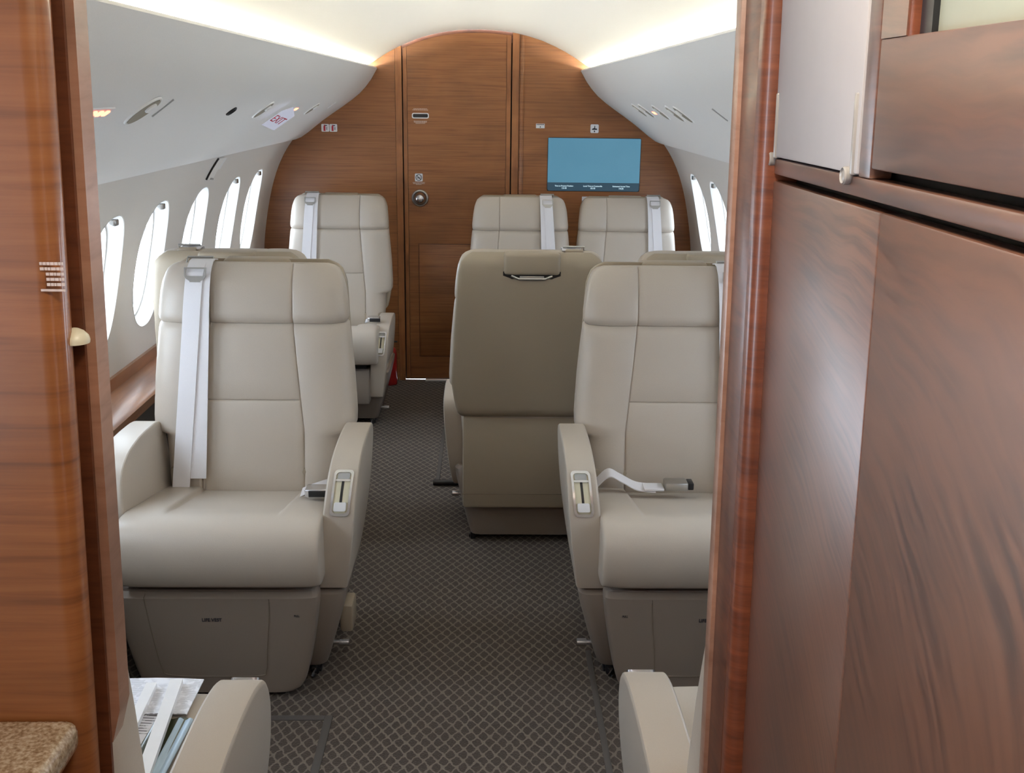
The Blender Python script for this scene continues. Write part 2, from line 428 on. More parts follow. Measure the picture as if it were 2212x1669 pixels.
WIN_C = {-1: [1.62, 2.15, 2.68, 3.17, 3.64, 4.18, 4.73, 5.21], 1: [1.62, 2.15, 2.68, 3.17, 3.70, 4.22, 4.765, 5.24]}
WIN_A, WIN_B, WIN_Z = .155, .213, .958
def superell(a, b, n, N):
    out = []
    for k in range(N):
        t = 2*PI*k/N; c, s = math.cos(t), math.sin(t)
        out.append((a*math.copysign(abs(c)**(2/n), c), b*math.copysign(abs(s)**(2/n), s)))
    return out
NW = 56
for side in (-1, 1):
    sn = 'left' if side < 0 else 'right'
    # overhead panel with rolled lip and light trough
    bm = NB(); prof = [(.645, 1.625), (.60, 1.632), (.565, 1.640), (.548, 1.655), (.538, 1.663), (.529, 1.662)] + PSU
    loft(bm, [[Vector((side*x, y, z)) for x, z in prof] for y in ys], False, False)
    struct(obj('ceiling_side_'+sn, bm, 'liner', sharp=70), 'white curved overhead panel on the %s' % sn)
    # window wall
    bm = NB(); hw = .2275; z0, z1 = .70, 1.21
    hole = superell(WIN_A, WIN_B, 2.3, NW)
    rect = []
    for (y, z) in hole:
        s = min(hw/abs(y) if abs(y) > 1e-9 else 1e9, ((z1-WIN_Z)/z if z > 1e-9 else 1e9), ((z0-WIN_Z)/z if z < -1e-9 else 1e9))
        rect.append((y*s, z*s))
    # move the nearest samples onto the rectangle's corners
    for cy in (-hw, hw):
        for cz in (z0-WIN_Z, z1-WIN_Z):
            i = min(range(NW), key=lambda k: (rect[k][0]-cy)**2 + (rect[k][1]-cz)**2); rect[i] = (cy, cz)
    P = lambda y, z: Vector((side*wall_x(z), y, z))
    cs = WIN_C[side]
    for c in cs:
        rings = []
        for t in (0, .12, .35, .65, 1):
            rings.append([P(c + h[0]*(1-t)+r[0]*t, WIN_Z + h[1]*(1-t)+r[1]*t) for h, r in zip(hole, rect)])
        loft(bm, rings, False)
    zz = sorted(set(round(WIN_Z + r[1], 6) for r in rect if abs(abs(r[0])-hw) < 1e-6))
    edges = [Y_CAB] + [e for c in cs for e in (c-hw, c+hw)] + [Y_END]
    for a, b in zip(edges[0::2], edges[1::2]):
        if b-a > 1e-4: loft(bm, [[P(y, z) for z in zz] for y in (a, b)], False, False)
    for lo, hi in ((.57, z0), (z1, 1.30)):
        zs = [lo + (hi-lo)*k/5 for k in range(6)]
        loft(bm, [[P(y, z) for z in zs] for y in ys], False, False)
    struct(obj('wall_'+sn, bm, 'wall', sharp=60), 'pale curved window wall on the %s' % sn)
    # windows
    for i, c in enumerate(cs):
        k = i+1 + (0 if side < 0 else len(cs))
        w = empty('window_%d' % k, (side*1.13, c, WIN_Z)); w['kind'] = 'structure'
        L = lambda sc, dx: [Vector((side*(wall_x(WIN_Z+z*min(sc, 1))+dx-1.13), y*sc, z*sc)) for y, z in hole]
        bm = NB(); loft(bm, [L(1.012, -.002), L(.985, .006), L(.95, .025), L(.90, .05), L(.89, .062)], False)
        obj('window_frame', bm, 'liner', w)
        bm = NB(); loft(bm, [L(.905, .045), L(.87, .043), L(.865, .05), L(.905, .055)], False)
        obj('inner_ring', bm, 'wall', w)
        bm = NB(); loft(bm, [L(.885, .066), L(.84, .066), L(.835, .074), L(.885, .078)], False)
        obj('outer_ring', bm, 'grey', w)
        bm = NB(); loft(bm, [L(.90, .070), L(.45, .070)], False); bm.faces.new([bm.verts.new(p) for p in L(.45, .070)])
        obj('pane', bm, 'glass', w)
        if not (side < 0 and i == 5):
            bm = NB(); zt = WIN_B*.93
            rbox(bm, side*(wall_x(WIN_Z+zt)-1.13)+side*.004-.010, side*(wall_x(WIN_Z+zt)-1.13)+side*.004+.010, -.016, .016, zt-.013, zt+.006, .003)
            obj('shade_latch', bm, 'steel', w)
    # side ledge and dado
    bm = NB()
    loft(bm, [[Vector((side*x, y, z)) for x, z in ((1.148, .648), (1.136, .648), (1.132, .612), (1.02, .605), (1.008, .598), (1.008, .572), (1.03, .565), (1.148, .565))] for y in (Y_CAB+.12, Y_END-.002)], True)
    struct(obj('trim_'+sn, bm, 'ledge'), 'reddish wooden ledge under the %s windows' % sn)
    bm = NB()
    loft(bm, [[Vector((side*x, y, z)) for x, z in ((1.03, .572), (1.01, .40), (.985, .2), (.965, 0), (1.1, 0), (1.1, .572))] for y in (Y_CAB+.12, Y_END-.002)], True)
    struct(obj('baseboard_'+sn, bm, 'dado'), 'dark lower side panel on the %s' % sn)
    # cove light strip behind the lip
    t = empty('cove_light', (side*.587, (Y_CAB+Y_END)/2, 1.6485))
    tag(t, 'warm white light strip glowing along the %s edge of the arched ceiling' % sn, 'light', 'cove lights')
    bm = NB(); rbox(bm, -.008, .008, -(Y_END-Y_CAB)/2+.03, (Y_END-Y_CAB)/2-.03, -.004, .004, .001)
    obj('diffuser', bm, 'led', t)
    bm = NB(); rbox(bm, -.011, .011, -(Y_END-Y_CAB)/2+.02, (Y_END-Y_CAB)/2-.02, -.012, -.0045, .002)
    obj('channel', bm, 'steel', t)

# ------------------------------------------------------------------ rear bulkhead
def arch_z(x): return float(np.interp(abs(x), [a for a, b in ARCH], [b for a, b in ARCH]))
OUT = [(a, b) for a, b in ARCH] + [(.66, 1.60), (.80, 1.48), (1.0, 1.32)] + [(wall_x(z)+.01, z) for z in (1.25, 1.2, 1.1, 1.0, .9, .8, .7)] + [(1.15, .6), (1.15, 0)]
FR = ((0, Y_END, 0), (1, 0, 0), (0, 0, 1), (0, 1, 0))
def bulk_half(x_in, side):
    pts = [(x_in, 0), (x_in, arch_z(x_in))] + [(x, z) for x, z in OUT if x > x_in+.003]
    return [(side*x, z) for x, z in pts]
bm = NB()
prism(bm, bulk_half(.434, -1), FR, 0, .04); prism(bm, bulk_half(.208, 1), FR, 0, .04)
struct(obj('wall_back', bm, 'bulk'), 'figured wooden rear bulkhead')
bm = NB(); rbox(bm, -.5, .3, Y_END+.03, Y_END+.05, 0, 2.2)
struct(obj('wall_back_recess', bm, 'dark'))
# door frame uprights
def upright(x0, x1, y0=Y_END-.004, top=None, b=.002):
    bm = NB(); z = min(arch_z(x0), arch_z(x1)); prism(bm, [(x0, 0), (x1, 0), (x1, arch_z(x1)), (x0, arch_z(x0))], ((0, y0, 0), (1, 0, 0), (0, 0, 1), (0, 1, 0)), 0, .03); return bm
for i, (a, b_) in enumerate(((-.4325, -.3995), (.1705, .2055))):
    struct(obj('trim_%d' % (i+1), upright(a, b_), 'trimw'), 'wooden upright beside the rear door')
# half round bead right of the door
bm = NB(); tube(bm, [(.222, Y_END+.004, 0), (.222, Y_END+.004, arch_z(.222)-.004)], .012, 14); struct(obj('trim_3', bm, 'bulk'))
bm = NB(); xl = [-.400 + .570*k/12 for k in range(13)]
prism(bm, [(x, arch_z(x)-.05) for x in xl] + [(x, arch_z(x)+.02) for x in xl[::-1]], ((0, Y_END+.012, 0), (1, 0, 0), (0, 0, 1), (0, 1, 0)), 0, .018)
struct(obj('trim_30', bm, 'recess'), 'dark wooden header above the rear door')
d = empty('door_1', (-.115, Y_END, 0)); d['kind'] = 'structure'
ox = -.115
def dz(x): return arch_z(x) - .016
xs = [-.372 + (.14+.372)*k/10 for k in range(11)]
bm = NB(); prism(bm, [(xs[0]-ox, .012), (xs[-1]-ox, .012)] + [(x-ox, dz(x)) for x in xs[::-1]], ((0, .004, 0), (1, 0, 0), (0, 0, 1), (0, 1, 0)), 0, .03)
obj('door_panel', bm, 'bulk', d)
for a, b_ in ((-.3935, -.3735), (.1415, .1635)):
    bm = NB(); prism(bm, [(a-ox, .012), (b_-ox, .012), (b_-ox, dz(b_)), (a-ox, dz(a))], ((0, .002, 0), (1, 0, 0), (0, 0, 1), (0, 1, 0)), 0, .03)
    obj('door_stile', bm, 'trimw', d)
bm = NB()
x0, x1, za, zb = -.322-ox, .09-ox, .135, .757
ring_prism(bm, [(x0, za), (x1, za), (x1, zb), (x0, zb)], [(x0+.0035, za+.0035), (x1-.0035, za+.0035), (x1-.0035, zb-.0035), (x0+.0035, zb-.0035)], ((0, 0, 0), (1, 0, 0), (0, 0, 1), (0, 1, 0)), .0025, .01)
obj('kick_panel_joint', bm, 'recess', d)
bm = NB(); rbox(bm, x0+.0037, x1-.0037, .0026, .02, za+.0037, zb-.0037, .001); obj('kick_panel', bm, 'bulk', d)
# door knob: dished rose with domed knob
kx, kz = -.311-ox, .9985
bm = NB(); lathe(bm, [(.040, -.004), (.044, .001), (.0445, .006), (.042, .009), (.037, .010), (.033, .006), (.028, -.002), (.0, -.002)], (kx, .004, kz), (0, -1, 0), 36)
obj('door_handle', bm, 'steel', d)
bm = NB(); lathe(bm, [(.012, -.002), (.013, .010), (.022, .014), (.0245, .020), (.023, .027), (.017, .033), (.008, .036), (.0005, .0365)], (kx, .004, kz-.003), (0, -1, 0), 32)
obj('knob', bm, 'chrome', d)
# vent with printed lines
vx, vz = -.305-ox, 1.4215
fr = ((vx, .004, vz), (1, 0, 0), (0, 0, 1), (0, -1, 0))
bm = NB(); ring_prism(bm, rrect(.088, .028, .009), rrect(.078, .018, .006), fr, -.002, .003); obj('vent_bezel', bm, 'white', d)
bm = NB(); prism(bm, rrect(.078, .018, .006), fr, -.002, .001); obj('vent_slot', bm, 'black', d)
def text_lines(name, cx, cz, rows, parent, y=.004, mat='pale_ink'):
    bm = NB(); rnd = random.Random(int(cx*1e4)+len(rows))
    for dz_, w in rows:
        x = cx - w/2
        while x < cx + w/2:
            l = rnd.uniform(.003, .010); rbox(bm, x, min(x+l, cx+w/2), y-.0008, y+.001, cz+dz_-.0016, cz+dz_+.0016); x += l + .0016
    return obj(name, bm, mat, parent)
text_lines('printed_notice', vx, vz+.031, ((.0035, .070), (-.002, .080)), d)
text_lines('printed_notice', vx, vz-.031, ((.0035, .070), (-.002, .066), (-.0075, .050)), d)
# no smoking placard
nx, nz = -.3165-ox, 1.1055
fr = ((nx, .004, nz), (1, 0, 0), (0, 0, 1), (0, -1, 0))
bm = NB(); prism(bm, rrect(.041, .041, .005), fr, -.001, .0015); pl = obj('no_smoking_placard', bm, 'white', d)
bm = NB(); ring_prism(bm, [(.0165*math.cos(a), .0165*math.sin(a)) for a in np.linspace(0, 2*PI, 33)[:-1]], [(.0135*math.cos(a), .0135*math.sin(a)) for a in np.linspace(0, 2*PI, 33)[:-1]], fr, .0015, .0024)
prism(bm, [(-.0115, .0090), (-.0090, .0115), (.0115, -.0090), (.0090, -.0115)], fr, .0015, .0026)
obj('prohibition_ring', bm, 'ink', pl)
bm = NB(); prism(bm, [(-.010, -.004), (.009, -.004), (.009, -.0005), (-.010, -.0005)], fr, .0015, .0022); prism(bm, [(.006, .001), (.008, .001), (.010, .007), (.008, .007)], fr, .0015, .0022)
obj('cigarette_icon', bm, 'ink', pl)
text_lines('printed_notice', nx, nz-.030, ((.004, .064), (-.001, .060), (-.006, .030)), d)
bm = NB(); rbox(bm, -.29, .05, Y_END-.02, Y_END+.01, 0, .006, .001); struct(obj('trim_4', bm, 'white'), 'threshold strip under the rear door, its gleam painted white')  # white colour stands in for the light gleaming along the threshold

def placard(name, label, cat, x0, x1, z0, z1, r=.005, group=None):
    cx, cz = (x0+x1)/2, (z0+z1)/2
    o = empty(name, (cx, Y_END, cz)); tag(o, label, cat, group)
    bm = NB(); prism(bm, rrect(x1-x0, z1-z0, r), ((0, 0, 0), (1, 0, 0), (0, 0, 1), (0, -1, 0)), -.003, .0018); obj('plate', bm, 'white', o)
    return o, ((0, 0, 0), (1, 0, 0), (0, 0, 1), (0, -1, 0))
for i, (a, b_) in enumerate(((-.819, -.779), (-.777, -.737))):
    o, fr = placard('extinguisher_placard', ('left' if i == 0 else 'right') + ' one of two white placards with a red fire extinguisher symbol on the wooden bulkhead', 'sign', a, b_, 1.335, 1.374, .005, 'extinguisher placards')
    bm = NB(); prism(bm, [(-.009, -.016), (.001, -.016), (.001, .006), (-.001, .011), (-.007, .011), (-.009, .006)], fr, .0018, .0026); prism(bm, [(-.006, .011), (-.002, .011), (-.002, .016), (-.006, .016)], fr, .0018, .0026); obj('extinguisher_icon', bm, 'red_ink', o)
    bm = NB(); prism(bm, [(-.002, .010), (.009, .009), (.009, .014), (-.002, .0145)], fr, .0018, .0028); prism(bm, [(.0065, -.011), (.0095, -.011), (.0095, .004), (.0065, .004)], fr, .0018, .0026); obj('hose_icon', bm, 'ink', o)
o, fr = placard('life_vest_placard', 'small oblong white placard with dark print right of the rear door', 'sign', .297, .342, 1.366, 1.389, .001)
bm = NB()
for k in range(9): prism(bm, [(-.020+k*.0045, .005), (-.0168+k*.0045, .005), (-.0168+k*.0045, .0095), (-.020+k*.0045, .0095)], fr, .0018, .0024)
prism(bm, [(0, -.0005), (-.003, -.005), (-.002, -.008), (.002, -.008), (.003, -.005)], fr, .0018, .0024); obj('print', bm, 'ink', o)
o, fr = placard('raft_placard', 'square white pictogram placard on the bulkhead above the blue screen', 'sign', .582, .625, 1.345, 1.389, .006)
bm = NB(); prism(bm, [(-.014, -.006), (.014, -.006), (.012, .001), (.003, .002), (.0025, .015), (-.001, .015), (-.002, .004), (-.012, .000)], fr, .0018, .0026); prism(bm, [(0, -.008), (-.0035, -.013), (-.002, -.018), (.002, -.018), (.0035, -.013)], fr, .0018, .0026); obj('pictogram', bm, 'ink', o)
o, fr = placard('blank_card', 'small plain white card on the bulkhead behind the rear right window seat', 'card', .548, .60, .955, 1.016, .001)
# screen
s = empty('cabin_monitor', (.606, Y_END, 1.182)); tag(s, 'wide flat blue screen with a dark footer of white times on the wooden bulkhead', 'screen')
fr = ((0, 0, 0), (1, 0, 0), (0, 0, 1), (0, -1, 0))
bm = NB(); prism(bm, rrect(.491, .277, .008), fr, -.004, .004); obj('housing', bm, 'black', s)
bm = NB(); prism(bm, [(-.243, -.093), (.243, -.093), (.243, .131), (.2425, .1345), (.239, .136), (-.243, .136)], fr, .004, .0052); obj('display', bm, 'screen', s)
bm = NB(); prism(bm, [(-.243, -.128), (-.236, -.136), (.236, -.136), (.243, -.128), (.243, -.0935), (-.243, -.0935)], fr, .004, .0052); bar = obj('footer_bar', bm, 'screen_bar', s)
for cx, a, b_ in ((-.155, 'Time at Present Position', '13:18'), (-.003, 'Local Time at Coatesville', '10:18'), (.148, 'Estimated Arrival Time', '14:35')):
    text_mesh('caption', a, .0098, ((cx, -.0056, -.111), (1, 0, 0), (0, 0, 1)), 'screen_text', bar)
    text_mesh('clock_time', b_, .0120, ((cx, -.0056, -.1225), (1, 0, 0), (0, 0, 1)), 'screen_text', bar, depth=.0006)
# fire extinguisher on the floor against the bulkhead
e = empty('fire_extinguisher', (-.475, 5.60, 0)); tag(e, 'small red fire extinguisher standing on the carpet behind the rear left seat', 'fire extinguisher')
bm = NB(); lathe(bm, [(.030, 0), (.036, .004), (.037, .02), (.037, .17), (.033, .195), (.018, .212), (.012, .216)], (0, 0, 0), (0, 0, 1), 28); obj('cylinder', bm, 'red', e)
bm = NB(); lathe(bm, [(.012, .214), (.012, .235), (.008, .24)], (0, 0, 0), (0, 0, 1), 16); rbox(bm, -.01, .04, -.007, .007, .235, .243, .002); obj('valve', bm, 'black', e)

# ------------------------------------------------------------------ overhead fittings
PX = np.array([a for a, b in PSU]); PZ = np.array([b for a, b in PSU])
def psu(side, x, y):
    z = float(np.interp(x, PX, PZ)); dz_ = (np.interp(x+.01, PX, PZ)-np.interp(x-.01, PX, PZ))/.02
    t = Vector((-side, 0, -dz_)).normalized()                      # up the panel, inboard
    n = Vector((0, 1, 0)).cross(t)
    if n.z > 0: n = -n
    return Vector((side*x, y, z)), t, n
def fitting(name, side, x, y, label, cat, group=None):
    p, t, n = psu(side, x, y); o = empty(name, p); tag(o, label, cat, group)
    return o, (Vector((0, 0, 0)), Vector((0, 1, 0)), t, n)
circ = lambda r, N=32: [(r*math.cos(2*PI*k/N), r*math.sin(2*PI*k/N)) for k in range(N)]
def spot(side, x, y, r, label):
    o, fr = fitting('air_outlet', side, x, y, label, 'air vent', 'round outlets in the overhead panels')
    bm = NB()
    fo, u, v, w = fr
    prof = [(1.0, -.001), (.99, .003), (.93, .004), (.86, .001), (.6, .0008), (.0, .0008)]
    loft(bm, [[fo + u*r*s_*math.cos(2*PI*k/36) + v*r*s_*math.sin(2*PI*k/36) + w*h for k in range(36)] for s_, h in prof[:-1]], False)
    obj('bezel', bm, 'liner', o)
    bm = NB(); prism(bm, [(p[0]*r*.86, p[1]*r*.86) for p in circ(1)], fr, 0, .0042); obj('recess_shade_disc', bm, plainA, o)  # raised flat disc; darker beige paints the shade of a recess
    bm = NB(); lathe(bm, [(r*.30, .003), (r*.30, .0075), (r*.24, .010), (r*.10, .010), (.0005, .008)], w*0 + v*r*.35, w, 20); obj('nozzle', bm, 'liner', o)
    return o
plainA = plain('beige_recess_shade', (.30, .27, .21), .6)
spot(-1, .668, 2.29, .048, 'large round air outlet in the left overhead panel nearest the partition')
spot(-1, .690, 3.61, .045, 'round air outlet in the left overhead panel next to the EXIT sign')
spot(-1, .703, 4.68, .042, 'round air outlet in the left overhead panel beyond the EXIT sign')
for y, l in ((3.56, 'nearest of the round air outlets in the right overhead panel'), (3.72, 'second nearest round air outlet in the right overhead panel'),
             (4.03, 'round air outlet in the right overhead panel just before its small red sign'), (4.40, 'round air outlet in the right overhead panel just past its small red sign'), (4.60, 'farthest round air outlet in the right overhead panel')):
    spot(1, .686, y, .045, l)
def lit_sign(side, x, y, w, label):
    o, fr = fitting('lit_sign', side, x, y, label, 'sign', 'small lit signs overhead')
    bm = NB(); prism(bm, rrect(w+.02, .030, .004), fr, -.001, .002); obj('lens', bm, 'white', o)
    bm = NB()
    for k in range(3):
        c = (-.33 + .33*k)*w
        prism(bm, rrect(w*.24, .016, .006), ((fr[0]+fr[1]*c), fr[1], fr[2], fr[3]), .002, .0035)
    obj('lit_symbol', bm, 'red_led', o)
lit_sign(-1, .668, 2.03, .10, 'glowing red symbols in the left overhead panel beside the partition')
lit_sign(-1, .697, 4.25, .07, 'small glowing red sign in the left overhead panel just past the EXIT sign')
lit_sign(1, .692, 4.22, .07, 'small glowing red sign among the outlets of the right overhead panel')
def slot(side, x, y, l, w, label, mat, name='panel_latch', cat='latch'):
    p, t, n = psu(side, x, y)
    bm = NB(); prism(bm, rrect(l, w, min(l, w)*.45), (p, Vector((0, 1, 0)), t, n), -.001, .002)
    return tag(obj(name, bm, mat), label, cat, 'overhead latches')
slot(-1, .662, 2.41, .006, .062, 'thin grey slot in the left overhead panel beside its large outlet', 'grey')
slot(1, .672, 2.93, .012, .055, 'thin grey slot in the right overhead panel near the wooden post', 'grey')
slot(-1, .690, 5.19, .02, .05, 'pale latch in the left overhead panel close to the rear bulkhead', 'white')
p, t, n = psu(-1, .686, 3.145)
bm = NB(); lathe(bm, [(.018, -.001), (.019, .003), (.015, .006), (.012, .003), (.0005, .003)], p, n, 24)
tag(obj('reading_light', bm, 'black'), 'small black round spotlight in the left overhead panel', 'light')
# EXIT sign: a wedge standing off the overhead panel
A, D = Vector((-.737, 3.80, 1.420)), Vector((-.680, 3.885, 1.467))
B, Cc = Vector((-.687, 3.76, 1.403)), Vector((-.630, 3.845, 1.450))
ex = empty('exit_sign', (A+Cc)/2); tag(ex, 'white exit sign with red lettering jutting from the left overhead panel', 'sign')
c0 = (A+Cc)/2; A, B, Cc, D = A-c0, B-c0, Cc-c0, D-c0
E1, E2 = Vector((-.735, 3.88, 1.425))-c0, Vector((-.650, 3.95, 1.480))-c0
bm = NB(); vs = [bm.verts.new(p) for p in (A, B, Cc, D, E1, E2)]
for q in ((0, 1, 2, 3), (0, 4, 1), (1, 4, 5, 2), (3, 2, 5), (0, 3, 5, 4)): bm.faces.new([vs[i] for i in q])
obj('sign_body', bm, 'exit_face', ex)
ctr = (A+B+Cc+D)/4
mid_n = (B-A).cross(D-A).normalized()
if mid_n.y > 0: mid_n = -mid_n
text_mesh('lettering', 'EXIT', 1., (ctr + mid_n*.0012, (B-A)*.80/2.05, (D-A)*.40/.70), 'red_ink', ex, depth=.0004, raw=True)
# emergency handle panel on the left wall
pts = lambda y, z, d=0: Vector((-wall_x(z)+d, y, z))
bm = NB(); zs = [1.205, 1.225, 1.25, 1.275, 1.285]
loft(bm, [[pts(4.125, z, .001) for z in zs], [pts(4.13, z, .010) for z in zs], [pts(4.20, z, .012) for z in zs], [pts(4.205, z, .001) for z in zs]], False, False)
eh = obj('exit_handle_cover', bm, 'liner'); tag(eh, 'narrow cover panel with a white tag high on the left window wall', 'cover')
bm = NB(); tube(bm, [pts(4.122, z, .004) for z in zs], .0035, 8); obj('gap', bm, 'dark', eh)
bm = NB(); loft(bm, [[pts(4.215, z, .003) for z in (1.235, 1.255, 1.28)], [pts(4.28, z, .003) for z in (1.235, 1.255, 1.28)]], False, False); obj('tag', bm, 'white', eh)
bm = NB(); tube(bm, [pts(4.15, 1.207, .012), pts(4.19, 1.203, .012)], .004, 8); obj('finger_pull', bm, 'grey', eh)

# ------------------------------------------------------------------ floor seams and pull bar
def floor_strip(x0, x1, y0, y1):
    bm = NB(); rbox(bm, x0, x1, y0, y1, -.002, .003, .001); return bm
k = 5
for x0, x1, y0, y1 in ((-.356, -.336, 1.1, 2.39), (-.56, -.356, 2.37, 2.39), (.336, .352, 1.1, 2.72), (-.485, -.468, 4.35, 4.68), (-.158, -.142, 4.06, 4.80)):
    struct(obj('trim_%d' % k, floor_strip(x0, x1, y0, y1), 'rubber'), 'dark binding strip set in the carpet'); k += 1
bm = NB(); tube(bm, [(-.165, 4.05, .012), (-.04, 4.045, .014)], .011, 10)
tag(obj('floor_pull_bar', bm, 'black'), 'short dark bar lying across the carpet beside the aft facing aisle seat', 'bar')

# ------------------------------------------------------------------ seats
def sgn_e(u, n): return max(0., 1-abs(u)**n)**(1/n)
def pad(bm, rows, front, seam=None, hz=(), ex=5., crown=.0, back_ex=5., wk=1.):
    """rows: (z, half width, thickness, seam half distance); front(z) -> y of the front face"""
    rings = []
    for z, w, t, s in rows:
        w *= wk; s = s*min(1, wk)
        us = [1., .9975, .99, .975, .95, .91, .86]
        if s:
            q = s/w; d = .0026/w
            us += [q + (.86-q)*.72, q + (.86-q)*.42, q + (.86-q)*.18, q+2.4*d, q+d, q, q-d, q-2.4*d, q*.86, q*.6, q*.3]
        else: us += [.75, .6, .45, .3, .15]
        us = [-a for a in us] + [0] + us[::-1]
        yc = front(z) + t/2; ring = []
        for u in us:
            y = yc - t/2*sgn_e(u, ex); x = w*u; y += -crown*(1-u*u)
            if s:
                q = s/w; dist = abs(abs(u)-q)*w
                y += .0045*max(0, 1-dist/.0032)
                if abs(u) > q: y -= .010*math.sin(PI*min(1, (abs(u)-q)/(1-q)))*min(1, w/.2)
                else: y -= .004*(1-(abs(u)/q)**4)
                for h in hz:
                    if abs(u) < q: y += .004*max(0, 1-abs(z-h)/.0034)
            ring.append(Vector((x, y, z)))
        for u in us[::-1][1:-1:2]:
            ring.append(Vector((w*u, yc + t/2*sgn_e(u, back_ex), z)))
        rings.append(ring)
    return loft(bm, rings, True)

def seat(name, cx, Y0, aft, label, cat='armchair', group='cream leather cabin armchairs', aisle=1, belt=-1, lean=.17, xs=1., low_arms=0., legrest='long', buckle=None, arms=(-1, 1), bk=1., box=False, zs=1., bw_=1.):
    root = empty(name, (cx, Y0, 0), PI if aft else 0); root.scale = (xs, 1, zs)
    tag(root, label, cat, group)
    f = lambda z: .43 + lean*(z-.43)
    # base pedestal
    bm = NB()
    rings = []
    for z, w, y0, y1 in ((.022, .215, .20, .50), (.03, .232, .17, .515), (.06, .242, .15, .52), (.15, .268, .12, .52), (.24, .292, .10, .52), (.275, .298, .10, .51), (.285, .29, .115, .50)):
        poly = []
        for a, b in rrect(2*w*bk, y1-y0, .03, 4): poly.append(Vector((a, (y0+y1)/2+b, z)))
        rings.append(poly)
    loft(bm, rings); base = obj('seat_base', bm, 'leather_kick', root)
    for sx in (-1, 1):
        for y in (.20, .46):
            bm = NB(); rbox(bm, sx*.20-.010, sx*.20+.010, y-.03, y+.03, 0, .028, .004); rbox(bm, sx*.20-.016, sx*.20+.016, y-.014, y+.014, 0, .012, .003)
            obj('track_foot', bm, 'black', root)
    bm = NB(); tube(bm, [(aisle*.20, .155, .030), (aisle*.20, .150, .012), (aisle*.20, .165, .004)], .007, 8); obj('track_pin', bm, 'chrome', root)
    bm = NB(); tube(bm, [(aisle*.22, .22, .072), (aisle*.275, .22, .072)], .007, 10); lathe(bm, [(.011, 0), (.0115, .006), (.0115, .026), (.009, .028)], (aisle*.262, .22, .072), (aisle, 0, 0), 14); obj('swivel_lever', bm, 'chrome', root)
    if box:
        bm = NB()
        for z0, z1, y0, y1, w in ((.085, .165, .25, .34, .018),):
            rbox(bm, aisle*.278-.018, aisle*.278+.018, y0, y1, z0, z1, .008)
        obj('control_box', bm, 'leather_tan', root)
    # leg rest
    if legrest == 'long':
        rows = [(.018, .165, .03, 0), (.020, .182, .05, 0), (.030, .200, .08, 0), (.05, .213, .09, 0), (.09, .224, .095, 0), (.15, .236, .10, 0), (.21, .246, .10, 0), (.26, .253, .10, 0), (.285, .256, .098, 0), (.300, .256, .088, 0), (.311, .251, .07, 0), (.316, .241, .045, 0)]
        bm = NB(); pad(bm, rows, lambda z: .052 - .10*(z-.02) + (.02 if z > .305 else .0) + .0*z, ex=9)
        for v_ in bm.verts: v_.co.x -= aisle*.018
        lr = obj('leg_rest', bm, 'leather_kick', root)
        fr_y = lambda z: .052 - .10*(z-.02)
        q = catmull([(-.195, .312), (-.192, .27), (-.182, .17), (-.170, .095), (-.150, .072), (-.03, .068), (.08, .070), (.098, .086), (.104, .15), (.115, .25), (.118, .312)], 6)
        bm = NB(); tube(bm, [(aisle*p[0], fr_y(min(p[1], .3))-.0004+(.02 if p[1] > .305 else 0), p[1]) for p in q], .0012, 6); obj('pocket_seam', bm, 'seam', lr)
        text_mesh('life_vest_lettering', 'LIFE VEST', .0135, ((-aisle*.030, fr_y(.238)-.0008, .238), (1, 0, 0), (0, -.10, .995)), 'ink', lr, xs=.9)
        text_mesh('pull_lettering', 'PULL', .008, ((aisle*.185, fr_y(.25)-.0008, .25), (1, 0, 0), (0, -.10, .995)), 'ink', lr, xs=.8)
    else:
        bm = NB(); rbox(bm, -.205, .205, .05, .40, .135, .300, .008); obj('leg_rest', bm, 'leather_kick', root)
        bm = NB(); rbox(bm, -.19, .19, .09, .40, .29, .345, .004); obj('leg_rest_hinge', bm, 'black', root)
    # seat cushion, section lofted across the width
    sec = catmull([(.012, .338), (-.004, .352), (-.016, .385), (-.020, .42), (-.015, .455), (.002, .484), (.032, .502), (.075, .508), (.13, .503), (.20, .490), (.30, .470), (.40, .450), (.47, .435), (.50, .41), (.49, .36), (.40, .340), (.2, .334), (.07, .333)], 3, True)
    xsn = [1., .997, .985, .965, .94, .90, .82, .70, .62, .585, .57, .555, .54, .5, .4, .2]
    xsn = [-a for a in xsn] + [0] + xsn[::-1]; W = .252; rings = []
    c = Vector((sum(p[0] for p in sec)/len(sec), .42))
    for u in xsn:
        e = sgn_e(u, 7); r = []
        for p in sec:
            ins = .028*(1-e)
            dv = Vector((p[0], p[1])) - c
            k = max(0, 1-ins/max(dv.length, .05)); y, z = c.x + dv.x*k, c.y + dv.y*k
            if z > .44 and y > .05:
                fy = min(1, max(0, (y-.06)/.10))
                if abs(abs(u)-.57) < .006: z -= .006*fy
                if abs(u) < .57: z -= .011*fy
                else: z += .004*fy*math.sin(PI*min(1, (abs(u)-.57)/.43))
            r.append(Vector((u*W, y, z)))
        rings.append(r)
    bm = NB(); loft(bm, rings); obj('seat_cushion', bm, 'leather', root, sharp=60)
    # backrest and headrest
    sm = lambda z: .145 - .03*max(0, min(1, (z-.60)/.30))
